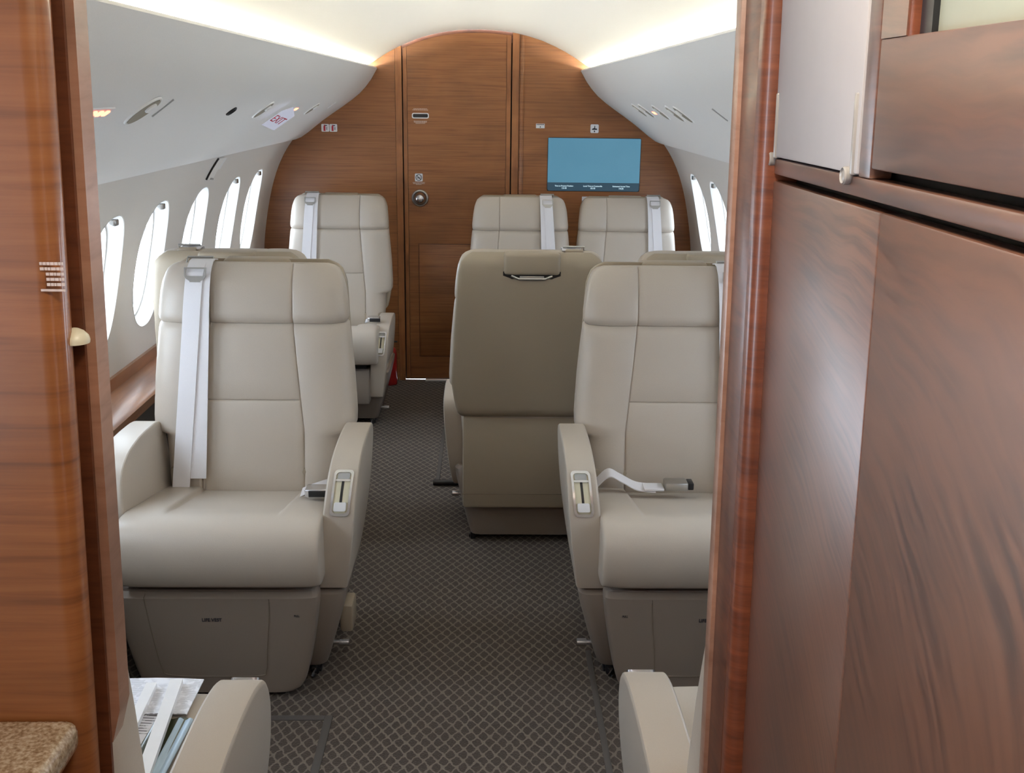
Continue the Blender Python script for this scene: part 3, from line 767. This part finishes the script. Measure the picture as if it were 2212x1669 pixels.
    rows = [(.395, .20, .05, sm(.4)), (.40, .225, .09, sm(.4)), (.415, .238, .12, sm(.42)), (.44, .242, .135, sm(.44)), (.50, .246, .14, sm(.5)), (.56, .250, .14, sm(.56)), (.588, .253, .14, sm(.59)), (.594, .268, .14, sm(.6)), (.600, .281, .14, sm(.6)), (.61, .286, .14, sm(.61)), (.64, .287, .138, sm(.64)), (.684, .285, .136, sm(.684)), (.6878, .2848, .136, sm(.687)), (.690, .2845, .136, sm(.69)), (.6922, .284, .136, sm(.693)), (.696, .284, .136, sm(.696)), (.75, .281, .134, sm(.75)), (.80, .2765, .13, sm(.8)), (.86, .2705, .126, sm(.85)), (.885, .2675, .122, sm(.872)), (.895, .266, .116, sm(.88)), (.901, .263, .104, sm(.888)), (.9035, .259, .086, sm(.89))]
    fb = lambda z: f(z) + (.0 if z < .888 else (z-.888)*.75) + (max(0, .43-z)*.8)
    bm = NB(); pad(bm, rows, fb, sm, hz=(.690,), wk=bw_); back = obj('backrest', bm, 'leather', root, sharp=70)
    sh = lambda z: .115
    rows = [(.9035, .259, .09, sh(0)), (.906, .263, .104, sh(0)), (.912, .2655, .114, sh(0)), (.922, .266, .119, sh(0)), (.935, .2655, .122, sh(0)), (.96, .263, .122, sh(0)), (.99, .259, .118, sh(0)), (1.015, .254, .110, sh(0)), (1.035, .247, .098, sh(0)), (1.048, .240, .082, sh(0)), (1.057, .229, .062, sh(0)), (1.063, .214, .040, sh(0)), (1.0655, .195, .02, sh(0))]
    fh = lambda z: f(z) - .004 + (max(0, .918-z)*.9) + (max(0, z-.985)**2)*5.2
    bm = NB(); pad(bm, rows, fh, sh, wk=bw_); head = obj('headrest', bm, 'leather', root, sharp=70)
    # moulded back shell and the skirt below it
    bw = lambda z: float(np.interp(z, [.46, .54, .62, .75, .88, 1.0, 1.03], [.240, .266, .278, .272, .262, .254, .246]))
    rows = []
    for z in (.485, .489, .497, .51, .53, .56, .62, .70, .80, .90, .96, 1.0, 1.02, 1.04, 1.053, 1.061, 1.065, 1.067):
        k = 1.; t = .045
        if z < .51: k = 1-.09*((.51-z)/.025)**2; t = .045-.03*((.51-z)/.025)**2
        if z > 1.02: k = 1-.17*((z-1.02)/.047)**2.4; t = .045-.035*((z-1.02)/.047)**2.5
        rows.append((z, bw(z)*k, t, 0))
    fs = lambda z: f(z) + .108 - max(0, z-.96)*.10
    bm = NB(); pad(bm, rows, fs, ex=6, back_ex=9, wk=bw_); shell = obj('back_shell', bm, 'leather_tan', root, sharp=60)
    yr = lambda z: fs(z) + .045
    zt = 1.0
    bm = NB(); fr = (Vector((0, yr(1.0)-.002, 1.0)), Vector((1, 0, 0)), Vector((0, lean, 1)).normalized(), Vector((0, 1, 0)))
    prism(bm, [(-.098, .01), (-.098, -.004), (-.075, -.012), (-.052, -.024), (.052, -.024), (.075, -.012), (.098, -.004), (.098, .01)], fr, -.004, .0035); obj('handle_shade_plate', bm, 'dark', shell)  # flat dark plate, paints the shade inside a recess that is not cut
    bm = NB(); tube(bm, [(-.07, yr(.99)+.002, .996), (-.045, yr(.987)+.003, .986), (.045, yr(.987)+.003, .986), (.07, yr(.99)+.002, .996)], .005, 8); rbox(bm, -.042, .042, yr(.987)-.003, yr(.987)+.003, .979, .995, .002); obj('handle_bar', bm, 'steel', shell)
    bm = NB(); rbox(bm, -.097, .097, yr(1.02)-.06, yr(1.02)+.008, .998, 1.069, .013, 3); obj('handle_flap', bm, 'leather_tan', shell)
    bm = NB(); rbox(bm, -.238, .238, .44, f(.48)+.14, .155, .500, .012); sk = obj('back_skirt', bm, 'leather_tan', root)
    bm = NB(); tube(bm, [(-.238, f(.48)+.1402, .21), (.238, f(.48)+.1402, .21)], .0012, 6); obj('skirt_seam', bm, 'seam', sk)
    # armrests
    prof = catmull([(.115, .287), (.092, .32), (.082, .38), (.079, .44), (.086, .50), (.106, .555), (.143, .598), (.20, .622), (.26, .632), (.32, .636), (.39, .635), (.46, .630), (.498, .612), (.508, .57), (.498, .48), (.47, .36), (.43, .295), (.38, .284), (.25, .283)], 3, True)
    n = len(prof); nr = []
    for i in range(n):
        t = (prof[(i+1) % n]-prof[i-1]).normalized(); nr.append(Vector((-t[1], t[0])))
    if nr[n//4].dot(Vector((.28, .45))-Vector((prof[n//4][0], prof[n//4][1]))) < 0: nr = [-a for a in nr]
    for sx in arms:
        lowered = low_arms if sx == aisle else low_arms*.9
        tuck = -.026*(lowered/.1) if lowered else 0
        bm = NB(); rings = []
        for u, ins in ((-.040, .010), (-.0393, .005), (-.037, .0015), (-.034, 0), (.033, 0), (.037, .0015), (.0393, .005), (.040, .010)):
            r = []
            for p, q in zip(prof, nr):
                y, z = p[0] + q.x*ins, p[1] + q.y*ins
                bow = .007*math.sin(PI*min(1, max(0, (z-.28)/.36))) if u > 0 else 0
                r.append(Vector((sx*(.282 + u*.94 + .10*(z-.45) + bow + tuck), y, z-lowered)))
            rings.append(r)
        loft(bm, rings); arm = obj('armrest', bm, 'leather', root, sharp=26)
        if sx == aisle:
            # controls follow the curved front of the arm
            arc = [(p[0], p[1]) for p in prof[3:24]]; cum = [0.]
            for p, q in zip(arc, arc[1:]): cum.append(cum[-1] + math.hypot(q[0]-p[0], q[1]-p[1]))
            ic = min(range(len(arc)), key=lambda i: (arc[i][0]-.106)**2 + (arc[i][1]-.557)**2); b0 = cum[ic]
            def on_arm(a_, b_, d_):
                yy = np.interp(b0+b_, cum, [p[0] for p in arc]); zz_ = np.interp(b0+b_, cum, [p[1] for p in arc])
                y2 = np.interp(b0+b_+.004, cum, [p[0] for p in arc]); z2 = np.interp(b0+b_+.004, cum, [p[1] for p in arc])
                t = Vector((0, y2-yy, z2-zz_)).normalized(); nn = Vector((0, -t.z, t.y))
                return Vector((sx*(.282 + .10*(zz_-.45) + .005 + tuck) + a_, yy, zz_-lowered)) + nn*d_
            def dense(poly):
                out = []
                for i, p in enumerate(poly):
                    q = poly[(i+1) % len(poly)]; m_ = max(1, int(math.hypot(q[0]-p[0], q[1]-p[1])/.012))
                    for k_ in range(m_): out.append((p[0]+(q[0]-p[0])*k_/m_, p[1]+(q[1]-p[1])*k_/m_))
                return out
            def cprism(name, poly, d0, d1, mat, inner=None):
                bm = NB(); P_ = dense(poly)
                if inner is None:
                    lo = min(p[1] for p in poly); hi = max(p[1] for p in poly); ms = 10
                    # strips across so the face follows the curve
                    rows_ = []
                    for k_ in range(ms+1):
                        bb = lo + (hi-lo)*k_/ms
                        xs_ = []
                        for p, q in zip(poly, poly[1:]+poly[:1]):
                            if (p[1]-bb)*(q[1]-bb) <= 0 and p[1] != q[1]:
                                xs_.append(p[0] + (q[0]-p[0])*(bb-p[1])/(q[1]-p[1]))
                        if not xs_: xs_ = [p[0] for p in poly if abs(p[1]-bb) < 1e-6]
                        x0_, x1_ = min(xs_), max(xs_)
                        rows_.append([on_arm(x0_, bb, d0), on_arm(x1_, bb, d0), on_arm(x1_, bb, d1), on_arm(x0_, bb, d1)])
                    loft(bm, rows_)
                else:
                    n_ = max(len(P_), 1); Q_ = [(p[0]*inner[0], p[1]*inner[1]) for p in P_]
                    A_ = [[bm.verts.new(on_arm(p[0], p[1], d)) for p in pp] for pp, d in ((P_, d0), (P_, d1), (Q_, d1), (Q_, d0))]
                    for p, q in zip(A_, A_[1:]):
                        for i in range(n_):
                            j = (i+1) % n_; bm.faces.new((p[i], p[j], q[j], q[i]))
                return obj(name, bm, mat, arm)
            cprism('control_bezel', rrect(.050, .120, .011), -.004, .0040, 'chrome', (.76, .88))
            cprism('control_plate', rrect(.041, .109, .006), -.003, .0008, 'ivory')
            cprism('control_slot', [(-.0032, -.028), (.0032, -.028), (.0032, .031), (-.0032, .031)], -.002, .0014, 'black')
            lev = cprism('control_lever', [(a_, b_-.036) for a_, b_ in rrect(.031, .022, .003)], -.002, .0085, 'white')
            btn = cprism('control_button', [(a_, b_+.043) for a_, b_ in rrect(.031, .017, .003)], -.002, .003, 'grey')
            rim = cprism('control_rim', [(a_, b_+.031) for a_, b_ in rrect(.037, .006, .002)], -.002, .0045, 'chrome')
    # shoulder belt
    b = belt
    def face(z): return (fh(z) if z > .905 else f(z)) - .010 - (.010 if z < .905 else .008)
    for j, (xa, xb, hwid, zlo, off) in enumerate(((.148, .198, .024, .452, .004), (.128, .150, .022, .475, 0))):
        zs_ = [1.066, 1.055, 1.04, 1.01, .97, .93, .90, .85, .78, .70, .62, .55, .50, zlo]
        pts_ = [Vector((b*xa, f(1.05)+.075, 1.068)), Vector((b*xa, f(1.05)+.045, 1.073)), Vector((b*xa, f(1.05)+.02, 1.071))]
        for z in zs_[1:]:
            t = (1.066-z)/(1.066-zlo); pts_.append(Vector((b*(xa + (xb-xa)*t), face(z)-off - (.006 if z > 1.03 else 0), z)))
        nrm = []
        for i in range(len(pts_)):
            d_ = (pts_[min(i+1, len(pts_)-1)]-pts_[max(i-1, 0)]).normalized(); nrm.append(Vector((1, 0, 0)).cross(d_).normalized())
        bm = NB(); ribbon(bm, pts_, Vector((hwid, 0, 0)), nrm); st = obj('shoulder_belt', bm, 'belt', root)
        if j == 0:
            zc = 1.043; yb = face(zc)-.014
            fr = (Vector((b*xa, yb, zc)), Vector((1, 0, 0)), Vector((0, .25, 1)).normalized(), Vector((0, -1, .25)).normalized())
            bm = NB(); ring_prism(bm, [(-.030, .016), (-.030, -.008), (-.024, -.016), (.024, -.016), (.030, -.008), (.030, .016)], [(-.026, .012), (-.026, -.004), (-.022, -.008), (.022, -.008), (.026, -.004), (.026, .012)], fr, -.001, .003)
            prism(bm, [(-.024, -.016), (-.015, -.022), (.015, -.022), (.024, -.016)], fr, -.001, .0025)
            ring_prism(bm, [(-.015, -.022), (-.018, -.042), (-.012, -.046), (.012, -.046), (.018, -.042), (.015, -.022)], [(-.009, -.026), (-.011, -.038), (-.008, -.041), (.008, -.041), (.011, -.038), (.009, -.026)], fr, -.001, .002)
            obj('latch_plate', bm, 'steel', st)
    bm = NB(); rbox(bm, b*.148-.032, b*.148+.032, f(1.05)+.035, f(1.05)+.085, 1.050, 1.072, .006); obj('belt_guide', bm, 'leather_tan', root)
    bm = NB(); tube(bm, [(b*.112, f(1.05)+.03, 1.062), (b*.112, f(1.05)+.05, 1.078), (b*.184, f(1.05)+.05, 1.078), (b*.184, f(1.05)+.03, 1.062)], .0035, 8); obj('belt_loop', bm, 'steel', root)
    # lap belt stub and buckle
    if buckle == 'side':
        a = aisle
        p_ = catmull([(a*.262, .41, .45), (a*.235, .36, .485), (a*.19, .30, .492), (a*.165, .27, .490)], 4)
        bm = NB(); ribbon(bm, p_, Vector((0, .023, .004)), Vector((0, 0, 1))); lb = obj('lap_belt', bm, 'belt', root)
        bm = NB(); rbox(bm, a*.215-.032, a*.215+.032, .215, .262, .496, .520, .005); bk = obj('buckle', bm, 'chrome', lb)
        bm = NB(); rbox(bm, a*.222-.028, a*.222+.028, .2128, .2165, .5, .517, .001); obj('buckle_face', bm, 'black', lb)
    elif buckle == 'seat':
        a = aisle
        p_ = catmull([(a*.26, .40, .44), (a*.235, .385, .475), (a*.20, .375, .513), (a*.165, .37, .500), (a*.12, .365, .478), (a*.07, .36, .474)], 5)
        bm = NB(); ribbon(bm, p_, Vector((0, .023, .004)), [Vector((a*.2, 0, 1)).normalized()]*len(p_)); lb = obj('lap_belt', bm, 'belt', root)
        bm = NB(); rbox(bm, a*.075-.028, a*.075+.028, .335, .385, .474, .481, .002); obj('belt_keeper', bm, 'belt', lb)
        bm = NB(); rbox(bm, a*.012-.032, a*.012+.032, .335, .383, .474, .497, .004); obj('buckle', bm, 'steel', lb)
        bm = NB(); rbox(bm, a*-.028-.008, a*-.028+.008, .338, .380, .476, .496, .003); obj('buckle_button', bm, 'black', lb)
    return root

# first club row: aft facing pair nearest the partition
seat('aircraft_armchair', -.634, 1.705, True, 'cream leather armchair covered with newspapers, seen from behind beside the left wooden partition', aisle=-1, belt=1, lean=.03, xs=.96, bw_=.85)
seat('aircraft_armchair', .602, 1.73, True, 'empty cream leather armchair seen from behind beside the right wooden post', aisle=1, belt=-1, lean=.03, xs=.96)
# second row: the large pair facing the camera
seat('aircraft_armchair', -.613, 2.42, False, 'large cream leather armchair facing the newspaper seat, LIFE VEST readable on its leg rest', aisle=1, belt=-1, buckle='side', box=True)
seat('aircraft_armchair', .592, 2.42, False, 'cream leather armchair half hidden behind the wooden post, loose lap buckle on its cushion', aisle=-1, belt=1, buckle='seat')
# third row, aft facing
seat('aircraft_armchair', -.757, 3.96, True, 'armchair whose tan top shows just behind the headrest of the large left armchair', aisle=-1, belt=1, low_arms=.1, xs=.93, zs=.984)
seat('aircraft_armchair', .19, 4.00, True, 'aisle armchair with its whole tan back turned to the camera, handle slot at the top', aisle=1, belt=-1, low_arms=.1, xs=.93, arms=(1,), bk=.9, zs=.984)
seat('aircraft_armchair', .77, 4.00, True, 'armchair showing only its tan top with handle flap, behind the half hidden right one', aisle=-1, belt=-1, low_arms=.1, xs=.93, arms=(-1,), bk=.9, zs=.984)
# rear row
seat('aircraft_armchair', -.680, 4.70, False, 'cream leather armchair standing alone left of the rear wooden door', aisle=1, belt=-1, low_arms=.135, legrest='short', xs=.90, buckle='side', zs=.984)
seat('aircraft_armchair', .209, 4.70, False, 'rear cream leather armchair right of the wooden door, on the aisle', aisle=-1, belt=1, low_arms=.135, legrest='short', xs=.89, arms=(-1,), bk=.9, zs=.984)
seat('aircraft_armchair', .735, 4.70, False, 'rear cream leather armchair below the blue screen, beside the right windows', aisle=-1, belt=1, low_arms=.135, legrest='short', xs=.89, arms=(1,), bk=.9, zs=.984)

# newspapers on the nearest left seat
def sheet(name, label, x0, x1, y0, y1, z, mat, rot=0, th=.002, curl=.006, group=None):
    bm = NB(); N = 10; rings = []
    for i in range(N+1):
        x = (x0-x1)/2 + (x1-x0)*i/N
        rings.append([Vector((x, (y0-y1)/2, curl*math.sin(i*.9)*.4+curl*.4)), Vector((x, (y1-y0)/2, curl*math.sin(i*.9+.6)*.4+curl*.4)), Vector((x, (y1-y0)/2, curl*math.sin(i*.9+.6)*.4+curl*.4+th)), Vector((x, (y0-y1)/2, curl*math.sin(i*.9)*.4+curl*.4+th))])
    loft(bm, rings); o = obj(name, bm, mat); o.location = ((x0+x1)/2, (y0+y1)/2, z); o.rotation_euler = (0, 0, rot)
    return tag(o, label, 'newspaper' if 'news' in name else 'paper', group)
sheet('newspaper', 'open newspaper sheet reaching the front edge of the nearest left seat', -.87, -.452, 1.588, 1.700, .513, 'news', 0, group='newspapers on the seat')
sheet('newspaper', 'newspaper page of close print on the nearest left seat, further back on the cushion', -.87, -.486, 1.36, 1.60, .509, 'news2', 0, group='newspapers on the seat')
o = sheet('magazine', 'dark covered magazine lying beside the white strip next to the armrest', -.505, -.452, 1.34, 1.583, .5095, 'magazine', -.04); o['category'] = 'magazine'
o = sheet('blue_folder', 'pale blue folder edge between the dark magazine and the armrest', -.464, -.440, 1.34, 1.575, .5125, 'folder_blue', -.02); o['category'] = 'folder'
def stick(name, label, a, b, w):
    a, b = Vector(a), Vector(b); d = (b-a).normalized(); s = d.cross(Vector((0, 0, 1))).normalized()*w
    bm = NB(); rings = []
    for p in (a, b): rings.append([p-s, p+s, p+s+Vector((0, 0, .010)), p-s+Vector((0, 0, .010))])
    loft(bm, rings); return tag(obj(name, bm, 'white'), label, 'strip', 'white strips on the newspaper')
stick('paper_strip', 'longer white strip lying across the newspaper, nearer the armrest', (-.494, 1.680, .5195), (-.466, 1.38, .5195), .0105)
stick('paper_strip', 'shorter white strip across the newspaper, nearer the wooden partition', (-.534, 1.668, .5195), (-.526, 1.50, .5195), .009)

# ------------------------------------------------------------------ partition and galley
def shear(bm, k, z0=1.62):
    for v in bm.verts: v.co.x += k*(z0-v.co.z)
    return bm
# left partition panel with a rounded edge
bm = NB(); poly = [(-1.15, .968)] + [(-.353 + .020*math.sin(a), .988 - .020*math.cos(a)) for a in np.linspace(0, PI*.9, 14)] + [(-.362, 1.012), (-.362, 1.04), (-1.15, 1.04)]
loft(bm, [[Vector((x, y, z)) for x, y in poly] for z in (0, .4, .8, 1.2, 1.6, 1.9)]); shear(bm, -.034)
struct(obj('wall_front_left', bm, 'cherry', sharp=50), 'glossy reddish wooden partition on the left')
bm = NB(); rings = []
for z, dx in ((.845, .0), (.862, .004), (.885, .0095), (1.2, .0095), (1.9, .0095)):
    rings.append([Vector((x, y, z)) for x, y in ((-.40, 1.02), (-.3335+dx, 1.02), (-.3335+dx, 1.052), (-.40, 1.052))])
loft(bm, rings); shear(bm, -.027); struct(obj('trim_20', bm, 'edge'), 'paler wooden edge strip of the left partition')
bm = NB(); rbox(bm, -.40, -.3318, 1.014, 1.0195, 0, 1.9); shear(bm, -.030); struct(obj('trim_21', bm, 'recess'), 'recess face of the left partition, its shade painted dark')  # recess shade put into the colour as a darker veneer
bm = NB(); rbox(bm, -1.15, -.352, 1.04, 1.07, 0, 1.9); shear(bm, -.03); struct(obj('wall_front_left_back', bm, 'liner'))
# sliding door edge with ivory cap parked in the recess
pd = empty('pocket_door_edge', (-.3535, 1.0, .0)); tag(pd, 'upright door edge with a cream rounded cap parked in the left partition recess', 'door edge')
bm = NB(); rbox(bm, -.012, .0085, -.009, .011, .0, 1.296, .002); shear(bm, -.034)
obj('edge_post', bm, 'edge', pd)
bm = NB(); lathe(bm, [(.004, -.002), (.0135, 0), (.014, .003), (.013, .007), (.009, .0115), (.0045, .014), (.0005, .015)], (.009, -.001, 1.296), (0, 0, 1), 20)
obj('cap', bm, 'ivory', pd)
# white printed decal on the rounded edge
dc = empty('printed_decal', (-.3495, .9678, 1.362)); tag(dc, 'small block of white print on the rounded edge of the left partition', 'decal')
rnd = random.Random(3)
for r, (w0, zz_) in enumerate(((.021, .0150), (.021, .0102), (.016, .0054), (.016, .0006), (.016, -.0042))):
    bm = NB(); x = .013-w0
    while x < .012:
        l = rnd.uniform(.0016, .004); rbox(bm, x, min(x+l, .013), -.0004, .0008, zz_-.0013, zz_+.0013); x += l+.0007
    obj('print_line', bm, 'decal_ink', dc)
bm = NB(); rbox(bm, -.009, .013, -.0004, .0008, -.0105, -.0085); obj('underline', bm, 'decal_ink', dc)

# galley counter
ct = empty('galley_counter', (-.75, .60, 0)); tag(ct, 'galley counter with a speckled beige stone top in the lower left corner', 'counter')
bm = NB(); rbox(bm, -.395, .386, -.55, .366, .876, .911, .012, 3); obj('stone_top', bm, 'granite', ct)
bm = NB(); rbox(bm, -.395, .350, -.55, .366, .0, .874, .004); obj('cabinet', bm, 'cherry', ct)

# right: galley closet whose side faces the aisle, ending in a rounded post
KX = .308
cl = empty('galley_closet', (0, 0, 0)); tag(cl, 'tall reddish wooden galley closet with a pale panel, filling the right of the picture', 'cabinet')
def slab(name, y0, y1, z0, z1, mat, parent, x0=0., th=.016, b=.0015):
    bm = NB(); rbox(bm, KX+x0, KX+x0+th, y0, y1, z0, z1, b); shear(bm, .023); return obj(name, bm, mat, parent)
bm = NB(); rbox(bm, KX+.022, 1.15, -.9, .984, 0, 1.9); shear(bm, .023); obj('carcass', bm, 'dark', cl)
slab('lower_door', .709, .983, .02, 1.4575, 'closet', cl)
slab('lower_door', -.9, .7075, .02, 1.4575, 'closet', cl)
slab('rail', -.9, .983, 1.4635, 1.4775, 'closet', cl)
slab('stile', .7345, .757, 1.4775, 1.9, 'closet', cl)
ud = slab('upper_door', -.9, .732, 1.4845, 1.569, 'closet', cl)
slab('upper_door_stile', .688, .732, 1.569, 1.9, 'closet', cl, b=0)
slab('window_trim', .682, .690, 1.567, 1.9, 'post', cl, x0=.001, th=.02)
slab('frosted_pane', -.9, .676, 1.560, 1.9, 'frost', cl, x0=.010, th=.008)
bm = NB(); rbox(bm, KX+.006, KX+.013, .664, .683, 1.566, 1.9); shear(bm, .023); obj('pane_gasket', bm, 'black', cl)
ap = slab('pearl_panel', .7585, .983, 1.4790, 1.9, 'acrylic', cl, x0=-.001, th=.012)
def bracket(y, d, parent):
    o = None
    bm = NB(); t = bmesh.new(); rbox(t, KX-.003, KX+.004, y-.0022, y+.0022, 1.478, 1.535, .0015); shear(t, .023); merge(bm, t)
    o = obj('bracket_arm', bm, 'clear', parent)
    bm = NB(); lathe(bm, [(.0062, -.001), (.0066, .001), (.0066, .004), (.0056, .0052), (.0048, .004), (.003, .0044), (.0005, .0044)], (KX+.023*(1.62-1.477), y+d, 1.477), (-1, 0, 0), 22)
    obj('bracket_pivot', bm, 'clear', parent)
bracket(.977, .010, cl); bracket(.766, .010, cl)
# rounded post and jamb
bm = NB(); poly = [(.330, .984)] + [(.308 - .014*math.sin(a), .994 - .010*math.cos(a)) for a in np.linspace(.15, PI/2, 8)] + [(.294, 1.004), (.312, 1.008), (.335, 1.008)]
loft(bm, [[Vector((x, y, z)) for x, y in poly] for z in (0, .5, 1., 1.5, 1.9)]); shear(bm, .019)
struct(obj('trim_22', bm, 'post', sharp=50), 'rounded reddish wooden post')
bm = NB(); rbox(bm, .2945, 1.15, 1.004, 1.066, 0, 1.9, .001); shear(bm, .0175); struct(obj('wall_front_right', bm, 'recess'), 'dark reddish jamb face')
bm = NB(); rbox(bm, .2905, 1.15, 1.066, 1.088, 0, 1.9, .001); shear(bm, .0165); struct(obj('trim_23', bm, 'edge'), 'pale wooden edge strip of the right jamb')
# galley enclosure
bm = NB(); rbox(bm, -1.2, 1.2, -.9, 1.0, 1.9, 1.94); struct(obj('ceiling_galley', bm, 'liner'))
bm = NB(); rbox(bm, -1.2, -1.15, -.40, 1.0, 0, 1.9); rbox(bm, -1.2, -1.15, -.95, -.40, 1.72, 1.9); struct(obj('wall_galley_left', bm, 'liner'))
bm = NB(); rbox(bm, -1.2, 1.2, -1.0, -.95, 0, 1.94); struct(obj('wall_galley_front', bm, 'cherry'))

# ------------------------------------------------------------------ light
w = bpy.data.worlds.new('world'); S.world = w; w.use_nodes = True; wn = w.node_tree.nodes; wl = w.node_tree.links
bg = w.node_tree.nodes['Background']; bg.inputs['Color'].default_value = (.72, .85, 1., 1); 
# bright hazy sky, stronger on the sunny (left) side
wtc = wn.new('ShaderNodeTexCoord'); wsp = wn.new('ShaderNodeSeparateXYZ'); wl.new(wtc.outputs['Generated'], wsp.inputs['Vector'])
wmr = wn.new('ShaderNodeMapRange'); wmr.inputs['From Min'].default_value = -1; wmr.inputs['From Max'].default_value = 1
wmr.inputs['To Min'].default_value = 11.; wmr.inputs['To Max'].default_value = 6.
wl.new(wsp.outputs['X'], wmr.inputs['Value']); wl.new(wmr.outputs['Result'], bg.inputs['Strength'])
def portal(loc, rot, sx, sy):
    l = bpy.data.lights.new('daylight_portal', 'AREA'); l.shape = 'RECTANGLE'; l.size = sx; l.size_y = sy; l.cycles.is_portal = True
    o = bpy.data.objects.new('daylight_portal', l); COL.objects.link(o); o.location = loc; o.rotation_euler = rot
for side in (-1, 1):
    for c in WIN_C[side]:
        portal((side*1.24, c, WIN_Z), (0, side*PI/2, 0), .50, .36)
portal((-1.22, -.675, .86), (0, -PI/2, 0), 1.72, .55)
l = bpy.data.lights.new('galley_fill_light', 'AREA'); l.size = .2; l.energy = 5; l.color = (1, .86, .68)  # unseen lamp, added to light the counter and closet top
o = bpy.data.objects.new('galley_fill_light', l); COL.objects.link(o); o.location = (.10, .52, 1.89)

S.view_settings.view_transform = 'Standard'; S.view_settings.look = 'None'
S.view_settings.gamma = 1; S.view_settings.exposure = .32
S.view_settings.use_curve_mapping = False
S.cycles.max_bounces = 10; S.cycles.diffuse_bounces = 6; S.cycles.transparent_max_bounces = 12
S.cycles.caustics_reflective = False; S.cycles.caustics_refractive = False
S.cycles.sample_clamp_indirect = 6
